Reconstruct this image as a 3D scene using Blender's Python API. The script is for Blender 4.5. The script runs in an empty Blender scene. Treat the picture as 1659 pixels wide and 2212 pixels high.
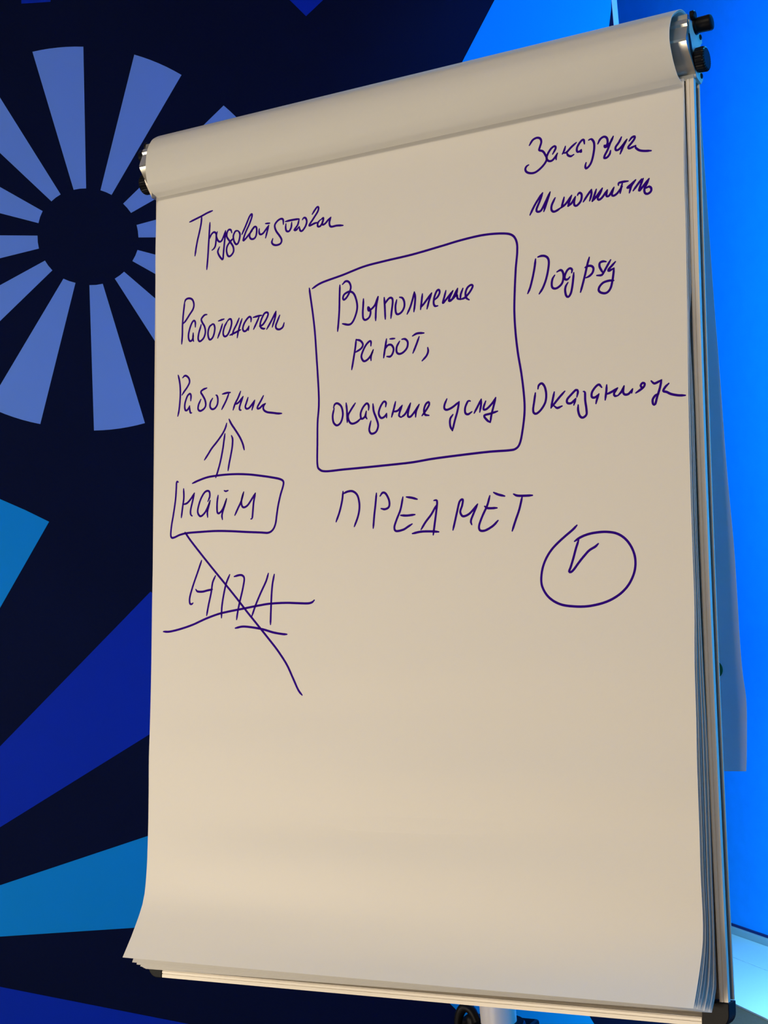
import bpy, bmesh, math, random
from mathutils import Vector, Matrix
import numpy as np

SC = bpy.context.scene
COL = SC.collection
random.seed(7)

# ------------------------------------------------------------------ camera
CAM_POS = Vector((1.19665125, -1.44297326, 1.40562428))
CAM_R = Matrix(((0.8650577, -0.0747990, -0.4960648),
                (0.4938450, -0.0470253, 0.8682775),
                (-0.0882739, -0.9960892, -0.0037405)))      # columns: right, down, forward
cam_data = bpy.data.cameras.new('camera')
cam = bpy.data.objects.new('camera', cam_data)
COL.objects.link(cam)
rt, dn, fw = CAM_R.col[0], CAM_R.col[1], CAM_R.col[2]
cam.matrix_world = Matrix(((rt.x, -dn.x, -fw.x, CAM_POS.x), (rt.y, -dn.y, -fw.y, CAM_POS.y),
                           (rt.z, -dn.z, -fw.z, CAM_POS.z), (0, 0, 0, 1)))
cam_data.sensor_fit = 'VERTICAL'
cam_data.sensor_height = 24.0
cam_data.lens = 3400.0 / 2212.0 * 24.0
cam_data.clip_start = 0.05
SC.camera = cam

# ------------------------------------------------------------------ view, world, lights
SC.view_settings.view_transform = 'Standard'
SC.view_settings.look = 'None'
SC.view_settings.gamma = 1.0
SC.view_settings.use_curve_mapping = False
SC.view_settings.exposure = 0.0

w = bpy.data.worlds.new('world'); SC.world = w
w.use_nodes = True
w.node_tree.nodes['Background'].inputs[0].default_value = (0.75, 0.68, 0.6, 1)
w.node_tree.nodes['Background'].inputs[1].default_value = 0.04

def area(name, loc, target, size, power, color, size_y=None, spread=None):
    l = bpy.data.lights.new(name, 'AREA'); l.energy = power; l.color = color
    l.size = size
    if size_y: l.shape = 'RECTANGLE'; l.size_y = size_y
    if spread: l.spread = spread
    o = bpy.data.objects.new(name, l); COL.objects.link(o)
    o.location = loc
    o.rotation_euler = (Vector(target) - Vector(loc)).to_track_quat('-Z', 'Y').to_euler()
    return o
# warm ceiling lamp in front of the flip chart, then two added warm fills, low and to the left
area('ceiling_lamp', (0.95, -2.2, 3.1), (0.35, 0, 1.1), 0.32, 20, (1.0, 0.85, 0.62))
area('room_fill', (-0.10, -2.1, 0.6), (0.1, 0, 0.8), 0.8, 23, (1.0, 0.85, 0.64))  # added low fill standing in for room bounce on the paper
area('left_fill', (-1.7, -1.6, 1.0), (-0.8, 1.6, 0.8), 0.6, 24, (1.0, 0.88, 0.66))  # unseen fill added to warm the backdrop's lower left and the paper
def spot(name, loc, target, power, color, cone, radius, blend=0.4):
    l = bpy.data.lights.new(name, 'SPOT'); l.energy = power; l.color = color; l.spot_size = math.radians(cone); l.spot_blend = blend
    l.shadow_soft_size = radius
    o = bpy.data.objects.new(name, l); COL.objects.link(o); o.location = loc
    o.rotation_euler = (Vector(target) - Vector(loc)).to_track_quat('-Z', 'Y').to_euler()
    return o
# blue stage light: one spot under the ceiling, one flood on the floor by the right-hand wall; the back spot and the right-hand one are added fills
spot('blue_ceiling_spot', (0.10, 1.25, 3.15), (0.30, 2.75, 1.3), 90, (0.0, 0.34, 1.0), 100, 0.06, 1.0)
spot('blue_back_fill', (1.05, 1.70, 3.10), (0.62, 0.15, 1.2), 120, (0.02, 0.45, 1.0), 40, 0.08)  # added spot that backlights the hanging sheet
area('blue_flood', (0.85, 1.45, 1.5), (0.46, 2.7, 1.5), 0.30, 48, (0.0, 0.38, 1.0), size_y=2.2, spread=1.45)
area('floor_flood', (0.62, 1.95, 0.75), (0.10, 2.60, 0.0), 0.20, 9.5, (0.32, 0.88, 1.0), spread=1.6)
area('blue_bounce_fill', (2.3, 0.2, 1.7), (0.6, 0.1, 1.3), 0.5, 6.5, (0.02, 0.42, 1.0), spread=1.6)  # added fill imitating blue bounce off the right wall

# ------------------------------------------------------------------ materials
def mat(name, col, rough=0.5, metal=0.0, bump=0.0, bscale=300.0, var=0.0, vscale=6.0, spec=0.5, trans=0.0):
    m = bpy.data.materials.new(name); m.use_nodes = True
    nt = m.node_tree; b = nt.nodes['Principled BSDF']
    b.inputs['Base Color'].default_value = (*col, 1)
    b.inputs['Roughness'].default_value = rough
    b.inputs['Metallic'].default_value = metal
    b.inputs['Specular IOR Level'].default_value = spec
    tc = nt.nodes.new('ShaderNodeTexCoord')
    if var > 0:
        n = nt.nodes.new('ShaderNodeTexNoise'); n.inputs['Scale'].default_value = vscale; n.inputs['Detail'].default_value = 6
        nt.links.new(tc.outputs['Object'], n.inputs['Vector'])
        r = nt.nodes.new('ShaderNodeMapRange'); r.inputs['To Min'].default_value = 1 - var; r.inputs['To Max'].default_value = 1 + var
        nt.links.new(n.outputs['Fac'], r.inputs['Value'])
        x = nt.nodes.new('ShaderNodeMix'); x.data_type = 'RGBA'; x.blend_type = 'MULTIPLY'; x.inputs[0].default_value = 1
        x.inputs[6].default_value = (*col, 1)
        nt.links.new(r.outputs[0], x.inputs[7]); nt.links.new(x.outputs[2], b.inputs['Base Color'])
    if bump > 0:
        n2 = nt.nodes.new('ShaderNodeTexNoise'); n2.inputs['Scale'].default_value = bscale; n2.inputs['Detail'].default_value = 3
        nt.links.new(tc.outputs['Object'], n2.inputs['Vector'])
        bp = nt.nodes.new('ShaderNodeBump'); bp.inputs['Strength'].default_value = bump; bp.inputs['Distance'].default_value = 0.001
        nt.links.new(n2.outputs['Fac'], bp.inputs['Height']); nt.links.new(bp.outputs[0], b.inputs['Normal'])
    return m

M_PAPER = mat('paper', (0.80, 0.78, 0.75), 0.75, bump=0.06, bscale=900, var=0.012, vscale=5, spec=0.25)
M_THIN = mat('thin_paper', (0.93, 0.92, 0.89), 0.75, bump=0.06, bscale=900, var=0.012, vscale=5, spec=0.2)
def make_translucent(m, fac):
    nt = m.node_tree; b = nt.nodes['Principled BSDF']; out = nt.nodes['Material Output']
    t = nt.nodes.new('ShaderNodeBsdfTranslucent'); t.inputs['Color'].default_value = (0.92, 0.92, 0.9, 1)
    x = nt.nodes.new('ShaderNodeMixShader'); x.inputs[0].default_value = fac
    nt.links.new(b.outputs[0], x.inputs[1]); nt.links.new(t.outputs[0], x.inputs[2]); nt.links.new(x.outputs[0], out.inputs[0])
make_translucent(M_THIN, 0.36)
M_INK = mat('violet_ink', (0.030, 0.001, 0.27), 0.8, var=0.2, vscale=60, spec=0.05)
M_GREEN = mat('green_ink', (0.0, 0.22, 0.06), 0.6, var=0.05)
M_ALU = mat('brushed_aluminium', (0.80, 0.74, 0.66), 0.45, metal=0.2, bump=0.02, bscale=1200, var=0.012, vscale=30)
M_CLAMP = mat('satin_aluminium', (0.66, 0.64, 0.58), 0.30, metal=0.8, bump=0.04, bscale=1200, var=0.03, vscale=40)
M_BLACK = mat('black_plastic', (0.004, 0.004, 0.006), 0.45, bump=0.08, bscale=600, var=0.1, spec=0.15)
M_WHITEBOARD = mat('whiteboard_enamel', (0.75, 0.75, 0.74), 0.2, var=0.02)
M_POLE = mat('grey_powder_coat', (0.62, 0.60, 0.60), 0.4, bump=0.05, bscale=700, var=0.03)
M_BANNER = mat('dark_navy_print', (0.0022, 0.0060, 0.033), 0.7, bump=0.15, bscale=500, var=0.25, vscale=2.2, spec=0.06)
M_PERI = mat('periwinkle_print', (0.16, 0.33, 0.86), 0.6, bump=0.12, bscale=500, var=0.04, vscale=3, spec=0.12)
M_CYAN = mat('cyan_print', (0.0, 0.29, 0.76), 0.6, bump=0.12, bscale=500, var=0.05, vscale=3, spec=0.1)
M_DBLUE = mat('deep_blue_print', (0.0, 0.026, 0.44), 0.6, bump=0.12, bscale=500, var=0.06, vscale=3, spec=0.1)
M_TRIMSTRIP = mat('pale_edge_trim', (0.45, 0.6, 0.75), 0.5, var=0.05, vscale=60)
M_WALLBLUE = mat('blue_painted_plaster', (0.006, 0.30, 0.92), 0.8, bump=0.35, bscale=60, var=0.07, vscale=22, spec=0.2)
M_WALL = mat('grey_painted_plaster', (0.35, 0.33, 0.31), 0.8, bump=0.2, bscale=80, var=0.03)
M_SKIRT = mat('pale_skirting', (0.38, 0.40, 0.45), 0.35, var=0.03)
M_LAMINATE = mat('pale_laminate', (0.62, 0.66, 0.68), 0.35, var=0.05, vscale=4)
M_JOINT = mat('laminate_joint', (0.15, 0.25, 0.3), 0.8, var=0.1)
M_CARPET = mat('grey_carpet', (0.10, 0.06, 0.045), 0.95, bump=0.6, bscale=400, var=0.15, vscale=80, spec=0.1)
M_CEIL = mat('white_ceiling_paint', (0.6, 0.58, 0.55), 0.85, var=0.02)

# ------------------------------------------------------------------ helpers
def link(name, me, material, parent=None, smooth=True):
    o = bpy.data.objects.new(name, me); COL.objects.link(o)
    if material: me.materials.append(material)
    if parent: o.parent = parent
    if smooth:
        for p in me.polygons: p.use_smooth = True
    return o

def from_py(name, verts, faces, material, parent=None, smooth=False):
    me = bpy.data.meshes.new(name); me.from_pydata([tuple(v) for v in verts], [], faces); me.update()
    return link(name, me, material, parent, smooth)

def from_bm(name, bm, material, parent=None, smooth=False):
    me = bpy.data.meshes.new(name); bmesh.ops.recalc_face_normals(bm, faces=bm.faces[:]); bm.to_mesh(me); bm.free()
    return link(name, me, material, parent, smooth)

def bevel(o, wdt=0.001, seg=2, ang=0.6):
    m = o.modifiers.new('bevel', 'BEVEL'); m.width = wdt; m.segments = seg; m.limit_method = 'ANGLE'; m.angle_limit = ang
    return o

def smooth_by_angle(o, ang=0.7):
    me = o.data
    for p in me.polygons: p.use_smooth = True
    bm = bmesh.new(); bm.from_mesh(me)
    for e in bm.edges:
        if len(e.link_faces) == 2 and e.calc_face_angle(0) > ang: e.smooth = False
    bm.to_mesh(me); bm.free()
    return o

# board frame: 'along' = world X, 'up' = V (the board leans back 9 degrees), 'out' = N (toward the viewer)
LEAN = math.radians(9.0)
ORIGIN = Vector((0, 0, 0.88))
V = Vector((0, math.sin(LEAN), math.cos(LEAN)))
N = Vector((0, -math.cos(LEAN), math.sin(LEAN)))
X = Vector((1, 0, 0))
def bp(a, b, c): return ORIGIN + X * a + V * b + N * c

def extrude_poly(name, poly, to3, t0, t1, material, parent=None, bev=0.0, ang=None):
    """closed polygon (p,q) swept from t0 to t1; to3(p,q,t) -> world"""
    n = len(poly)
    vs = [to3(p, q, t0) for p, q in poly] + [to3(p, q, t1) for p, q in poly]
    fs = [[i, (i + 1) % n, n + (i + 1) % n, n + i] for i in range(n)] + [list(range(n)), list(range(2 * n - 1, n - 1, -1))]
    bm = bmesh.new(); bv = [bm.verts.new(v) for v in vs]
    for f in fs: bm.faces.new([bv[i] for i in f])
    o = from_bm(name, bm, material, parent)
    if bev: bevel(o, bev)
    if ang: smooth_by_angle(o, ang)
    return o

def thick_grid(name, rows, th_vec, material, parent=None):
    """grid of points made into a thin closed slab with crisp edges"""
    n = len(rows); m = len(rows[0])
    P = np.array([[tuple(v) for v in r] for r in rows])
    tu = np.gradient(P, axis=0); tv = np.gradient(P, axis=1)
    nn = np.cross(tu, tv); nn /= np.linalg.norm(nn, axis=2)[:, :, None] + 1e-12
    Q = P + nn * th_vec
    vs = [tuple(v) for v in P.reshape(-1, 3)] + [tuple(v) for v in Q.reshape(-1, 3)]
    fs = []; o = n * m
    for i in range(n - 1):
        for j in range(m - 1):
            k = i * m + j
            fs.append([k, k + m, k + m + 1, k + 1]); fs.append([o + k, o + k + 1, o + k + m + 1, o + k + m])
    rim = [i for i in range(m)] + [i * m + m - 1 for i in range(1, n)] + [(n - 1) * m + i for i in range(m - 2, -1, -1)] + [i * m for i in range(n - 2, 0, -1)]
    for a, b in zip(rim, rim[1:] + rim[:1]): fs.append([a, b, o + b, o + a])
    bm = bmesh.new(); bv = [bm.verts.new(v) for v in vs]
    for f in fs: bm.faces.new([bv[i] for i in f])
    bm.verts.index_update()
    rs = set(rim) | set(o + r for r in rim)
    for e in bm.edges:
        a, b = e.verts[0].index, e.verts[1].index
        if (a < o) == (b < o) and any(any((v.index < o) != (a < o) for v in f.verts) for f in e.link_faces): e.smooth = False
    ob = from_bm(name, bm, material, parent, smooth=True)
    return ob

def extrude_bowed(name, poly, to3, ts, material, parent=None):
    n = len(poly); m = len(ts)
    vs = [to3(p, q, t) for t in ts for p, q in poly]
    fs = [[k * n + i, k * n + (i + 1) % n, (k + 1) * n + (i + 1) % n, (k + 1) * n + i] for k in range(m - 1) for i in range(n)]
    fs += [list(range(n)), list(range(m * n - 1, (m - 1) * n - 1, -1))]
    bm = bmesh.new(); bv = [bm.verts.new(v) for v in vs]
    for f in fs: bm.faces.new([bv[i] for i in f])
    return from_bm(name, bm, material, parent)

def tube(pts, rad, seg=10, closed=False):
    """polyline tube -> verts, faces"""
    n = len(pts); vs = []; fs = []
    prev = None
    for i, p in enumerate(pts):
        a = pts[i - 1] if (i > 0 or closed) else p
        b = pts[(i + 1) % n] if (i < n - 1 or closed) else p
        t = (b - a).normalized()
        if prev is None:
            s = t.orthogonal().normalized()
        else:
            s = (prev - t * prev.dot(t)).normalized()
        prev = s; q = t.cross(s)
        r = rad[i] if isinstance(rad, (list, tuple)) else rad
        for k in range(seg):
            an = 2 * math.pi * k / seg
            vs.append(p + s * math.cos(an) * r + q * math.sin(an) * r)
    m = n if closed else n - 1
    for i in range(m):
        for k in range(seg):
            j = (i + 1) % n
            fs.append([i * seg + k, i * seg + (k + 1) % seg, j * seg + (k + 1) % seg, j * seg + k])
    if not closed:
        fs.append(list(range(seg - 1, -1, -1))); fs.append([(n - 1) * seg + k for k in range(seg)])
    return vs, fs

def lathe(profile, centre, axis, seg=32, knurl=0.0):
    """profile [(dist along axis, radius)] -> verts, faces"""
    axis = axis.normalized(); s = axis.orthogonal().normalized(); q = axis.cross(s)
    vs = []; fs = []
    for t, r in profile:
        for k in range(seg):
            an = 2 * math.pi * k / seg
            rr = r * (1 - knurl * (k % 2)) if r > 0.004 else r
            vs.append(centre + axis * t + (s * math.cos(an) + q * math.sin(an)) * rr)
    for i in range(len(profile) - 1):
        for k in range(seg):
            fs.append([i * seg + k, i * seg + (k + 1) % seg, (i + 1) * seg + (k + 1) % seg, (i + 1) * seg + k])
    fs.append(list(range(seg - 1, -1, -1))); fs.append([(len(profile) - 1) * seg + k for k in range(seg)])
    return vs, fs

def empty(name, loc, label, cat, group=None):
    o = bpy.data.objects.new(name, None); COL.objects.link(o); o.location = loc
    o['label'] = label; o['category'] = cat
    if group: o['group'] = group
    o.empty_display_size = 0.05
    bpy.context.view_layer.update()
    return o

def adopt(root):
    """keep the world positions of children built in world coordinates"""
    for ch in root.children: ch.matrix_parent_inverse = root.matrix_world.inverted()

# metric data measured on the board plane (metres; strokes in 0.1 mm: along, up, out)
SHEET_FRONT_LEFT=[(0.9515,0.001),(0.93865,0.00356),(0.92565,0.00481),(0.91261,0.00572),(0.89953,0.00633),(0.88642,0.00668),(0.87329,0.0068),(0.86013,0.00672),(0.84695,0.00649),(0.83376,0.00614),(0.82055,0.00569),(0.80734,0.0052),(0.79413,0.00469),(0.78092,0.00419),(0.76771,0.00375),(0.75451,0.0034),(0.74133,0.00317),(0.72816,0.00311),(0.71501,0.00318),(0.70186,0.00328),(0.68871,0.0034),(0.67556,0.00354),(0.66241,0.00369),(0.64926,0.00384),(0.6361,0.00398),(0.62295,0.00412),(0.6098,0.00425),(0.59665,0.00437),(0.5835,0.00451),(0.57035,0.00465),(0.5572,0.0048),(0.54405,0.00497),(0.5309,0.00516),(0.51775,0.0054),(0.5046,0.00566),(0.49145,0.00594),(0.4783,0.00621),(0.46515,0.00645),(0.452,0.00666),(0.43885,0.00681),(0.4257,0.00691),(0.41254,0.00697),(0.39939,0.00703),(0.38624,0.00708),(0.37309,0.00716),(0.35994,0.00728),(0.34679,0.00745),(0.33364,0.00769),(0.32049,0.00798),(0.30734,0.00832),(0.29419,0.0087),(0.28105,0.00912),(0.26791,0.00968),(0.25476,0.01012),(0.24161,0.01015),(0.22846,0.00998),(0.21531,0.00994),(0.20215,0.00994),(0.189,0.00999),(0.17585,0.01015),(0.1627,0.01047),(0.14954,0.01084),(0.13639,0.01135),(0.12326,0.01222),(0.11017,0.01359),(0.09708,0.01555),(0.08467,0.01948),(0.07292,0.0254),(0.06155,0.03223),(0.05046,0.03929),(0.03971,0.04687),(0.02898,0.0545)]
SHEET_FRONT_RIGHT=[(0.9515,0.001),(0.93837,0.00135),(0.92525,0.00218),(0.91214,0.00321),(0.89904,0.00437),(0.88594,0.00556),(0.87283,0.0067),(0.85972,0.0077),(0.8466,0.00848),(0.83346,0.00889),(0.82032,0.00899),(0.80716,0.00902),(0.79402,0.00923),(0.78088,0.00972),(0.76775,0.01033),(0.75462,0.01102),(0.7415,0.01178),(0.72837,0.01258),(0.71525,0.0134),(0.70212,0.01421),(0.689,0.01502),(0.67588,0.0159),(0.66277,0.01681),(0.64965,0.01772),(0.63653,0.0186),(0.62341,0.01941),(0.61028,0.02011),(0.59715,0.02075),(0.58402,0.02135),(0.57088,0.0219),(0.55774,0.02241),(0.5446,0.02286),(0.53146,0.02327),(0.51832,0.02363),(0.50517,0.02391),(0.49203,0.02408),(0.47888,0.02417),(0.46573,0.02424),(0.45259,0.02433),(0.43943,0.02433),(0.42628,0.02426),(0.41313,0.02436),(0.40001,0.02492),(0.38692,0.02609),(0.37385,0.02761),(0.36077,0.0291),(0.34768,0.03018),(0.33455,0.03068),(0.3214,0.03084),(0.30824,0.03091),(0.2951,0.03116),(0.28197,0.0318),(0.26884,0.03262),(0.25571,0.03319),(0.24257,0.03344),(0.22942,0.03351),(0.21627,0.0335),(0.20312,0.03348),(0.18997,0.03354),(0.17683,0.03378),(0.16368,0.03417),(0.15054,0.03444),(0.13739,0.03425),(0.12424,0.03341),(0.11111,0.03276),(0.09796,0.0331),(0.08492,0.03491),(0.07279,0.03978),(0.06117,0.0461),(0.04993,0.05293),(0.039,0.06024),(0.0283,0.06789)]
SHEET_REAR_LEFT=[(0.9515,0.0005),(0.93823,0.00053),(0.92496,0.00055),(0.91169,0.00058),(0.89841,0.00061),(0.88514,0.00064),(0.87187,0.00066),(0.8586,0.00069),(0.84533,0.00072),(0.83206,0.00075),(0.81879,0.00078),(0.80551,0.0008),(0.79224,0.00083),(0.77897,0.00086),(0.7657,0.00088),(0.75243,0.00091),(0.73916,0.00093),(0.72589,0.00096),(0.71261,0.00098),(0.69934,0.001),(0.68607,0.00102),(0.6728,0.00104),(0.65953,0.00106),(0.64626,0.00108),(0.63299,0.0011),(0.61971,0.00111),(0.60644,0.00113),(0.59317,0.00114),(0.5799,0.00116),(0.56663,0.00117),(0.55336,0.00118),(0.54008,0.0012),(0.52681,0.00121),(0.51354,0.00122),(0.50027,0.00124),(0.487,0.00125),(0.47373,0.00126),(0.46046,0.00128),(0.44718,0.00129),(0.43391,0.00131),(0.42064,0.00132),(0.40737,0.00134),(0.3941,0.00135),(0.38083,0.00137),(0.36756,0.00139),(0.35428,0.00141),(0.34101,0.00143),(0.32774,0.00145),(0.31447,0.00147),(0.3012,0.0015),(0.28793,0.00151),(0.27465,0.0015),(0.26138,0.00147),(0.24811,0.00143),(0.23484,0.00138),(0.22156,0.00133),(0.20829,0.00129),(0.19502,0.00126),(0.18174,0.00125),(0.16847,0.00126),(0.1552,0.00131),(0.14193,0.0014),(0.12866,0.00153),(0.11539,0.00172),(0.10213,0.00196),(0.08884,0.00217),(0.07554,0.00238),(0.06228,0.00292),(0.04909,0.00411),(0.03595,0.00615),(0.023,0.00914),(0.0106,0.0138)]
SHEET_REAR_RIGHT=[(0.9515,0.0005),(0.93824,0.00064),(0.92498,0.00079),(0.91172,0.00092),(0.89845,0.00101),(0.88519,0.00103),(0.87193,0.00102),(0.85867,0.00098),(0.84541,0.00093),(0.83214,0.0009),(0.81888,0.0009),(0.80562,0.00095),(0.79234,0.00099),(0.779,0.00069),(0.76563,0.00031),(0.7523,0.00014),(0.73905,0.00048),(0.72594,0.00162),(0.71311,0.00451),(0.7006,0.00918),(0.68763,0.0107),(0.67447,0.01086),(0.66119,0.01019),(0.64784,0.00909),(0.63448,0.00797),(0.62116,0.00725),(0.60789,0.00712),(0.59464,0.00714),(0.58138,0.00726),(0.56812,0.00746),(0.55485,0.00771),(0.54159,0.008),(0.52833,0.0083),(0.51507,0.0086),(0.50181,0.00887),(0.48855,0.0091),(0.47529,0.00927),(0.46203,0.00936),(0.44876,0.00934),(0.4355,0.00927),(0.42224,0.00914),(0.40898,0.00893),(0.39572,0.00864),(0.38246,0.00826),(0.36921,0.00777),(0.35596,0.00714),(0.34272,0.00643),(0.32948,0.00566),(0.31624,0.00486),(0.303,0.00403),(0.28977,0.00304),(0.27654,0.00206),(0.26331,0.00127),(0.25006,0.00082),(0.23681,0.00066),(0.22354,0.00068),(0.21028,0.0008),(0.19701,0.00094),(0.18375,0.001),(0.17049,0.001),(0.15722,0.001),(0.14396,0.001),(0.1307,0.001),(0.11744,0.001),(0.10418,0.001),(0.09091,0.001),(0.07765,0.001),(0.06439,0.00092),(0.0509,0.00102),(0.03778,0.00248),(0.02676,0.0092),(0.01663,0.01822)]
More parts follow.
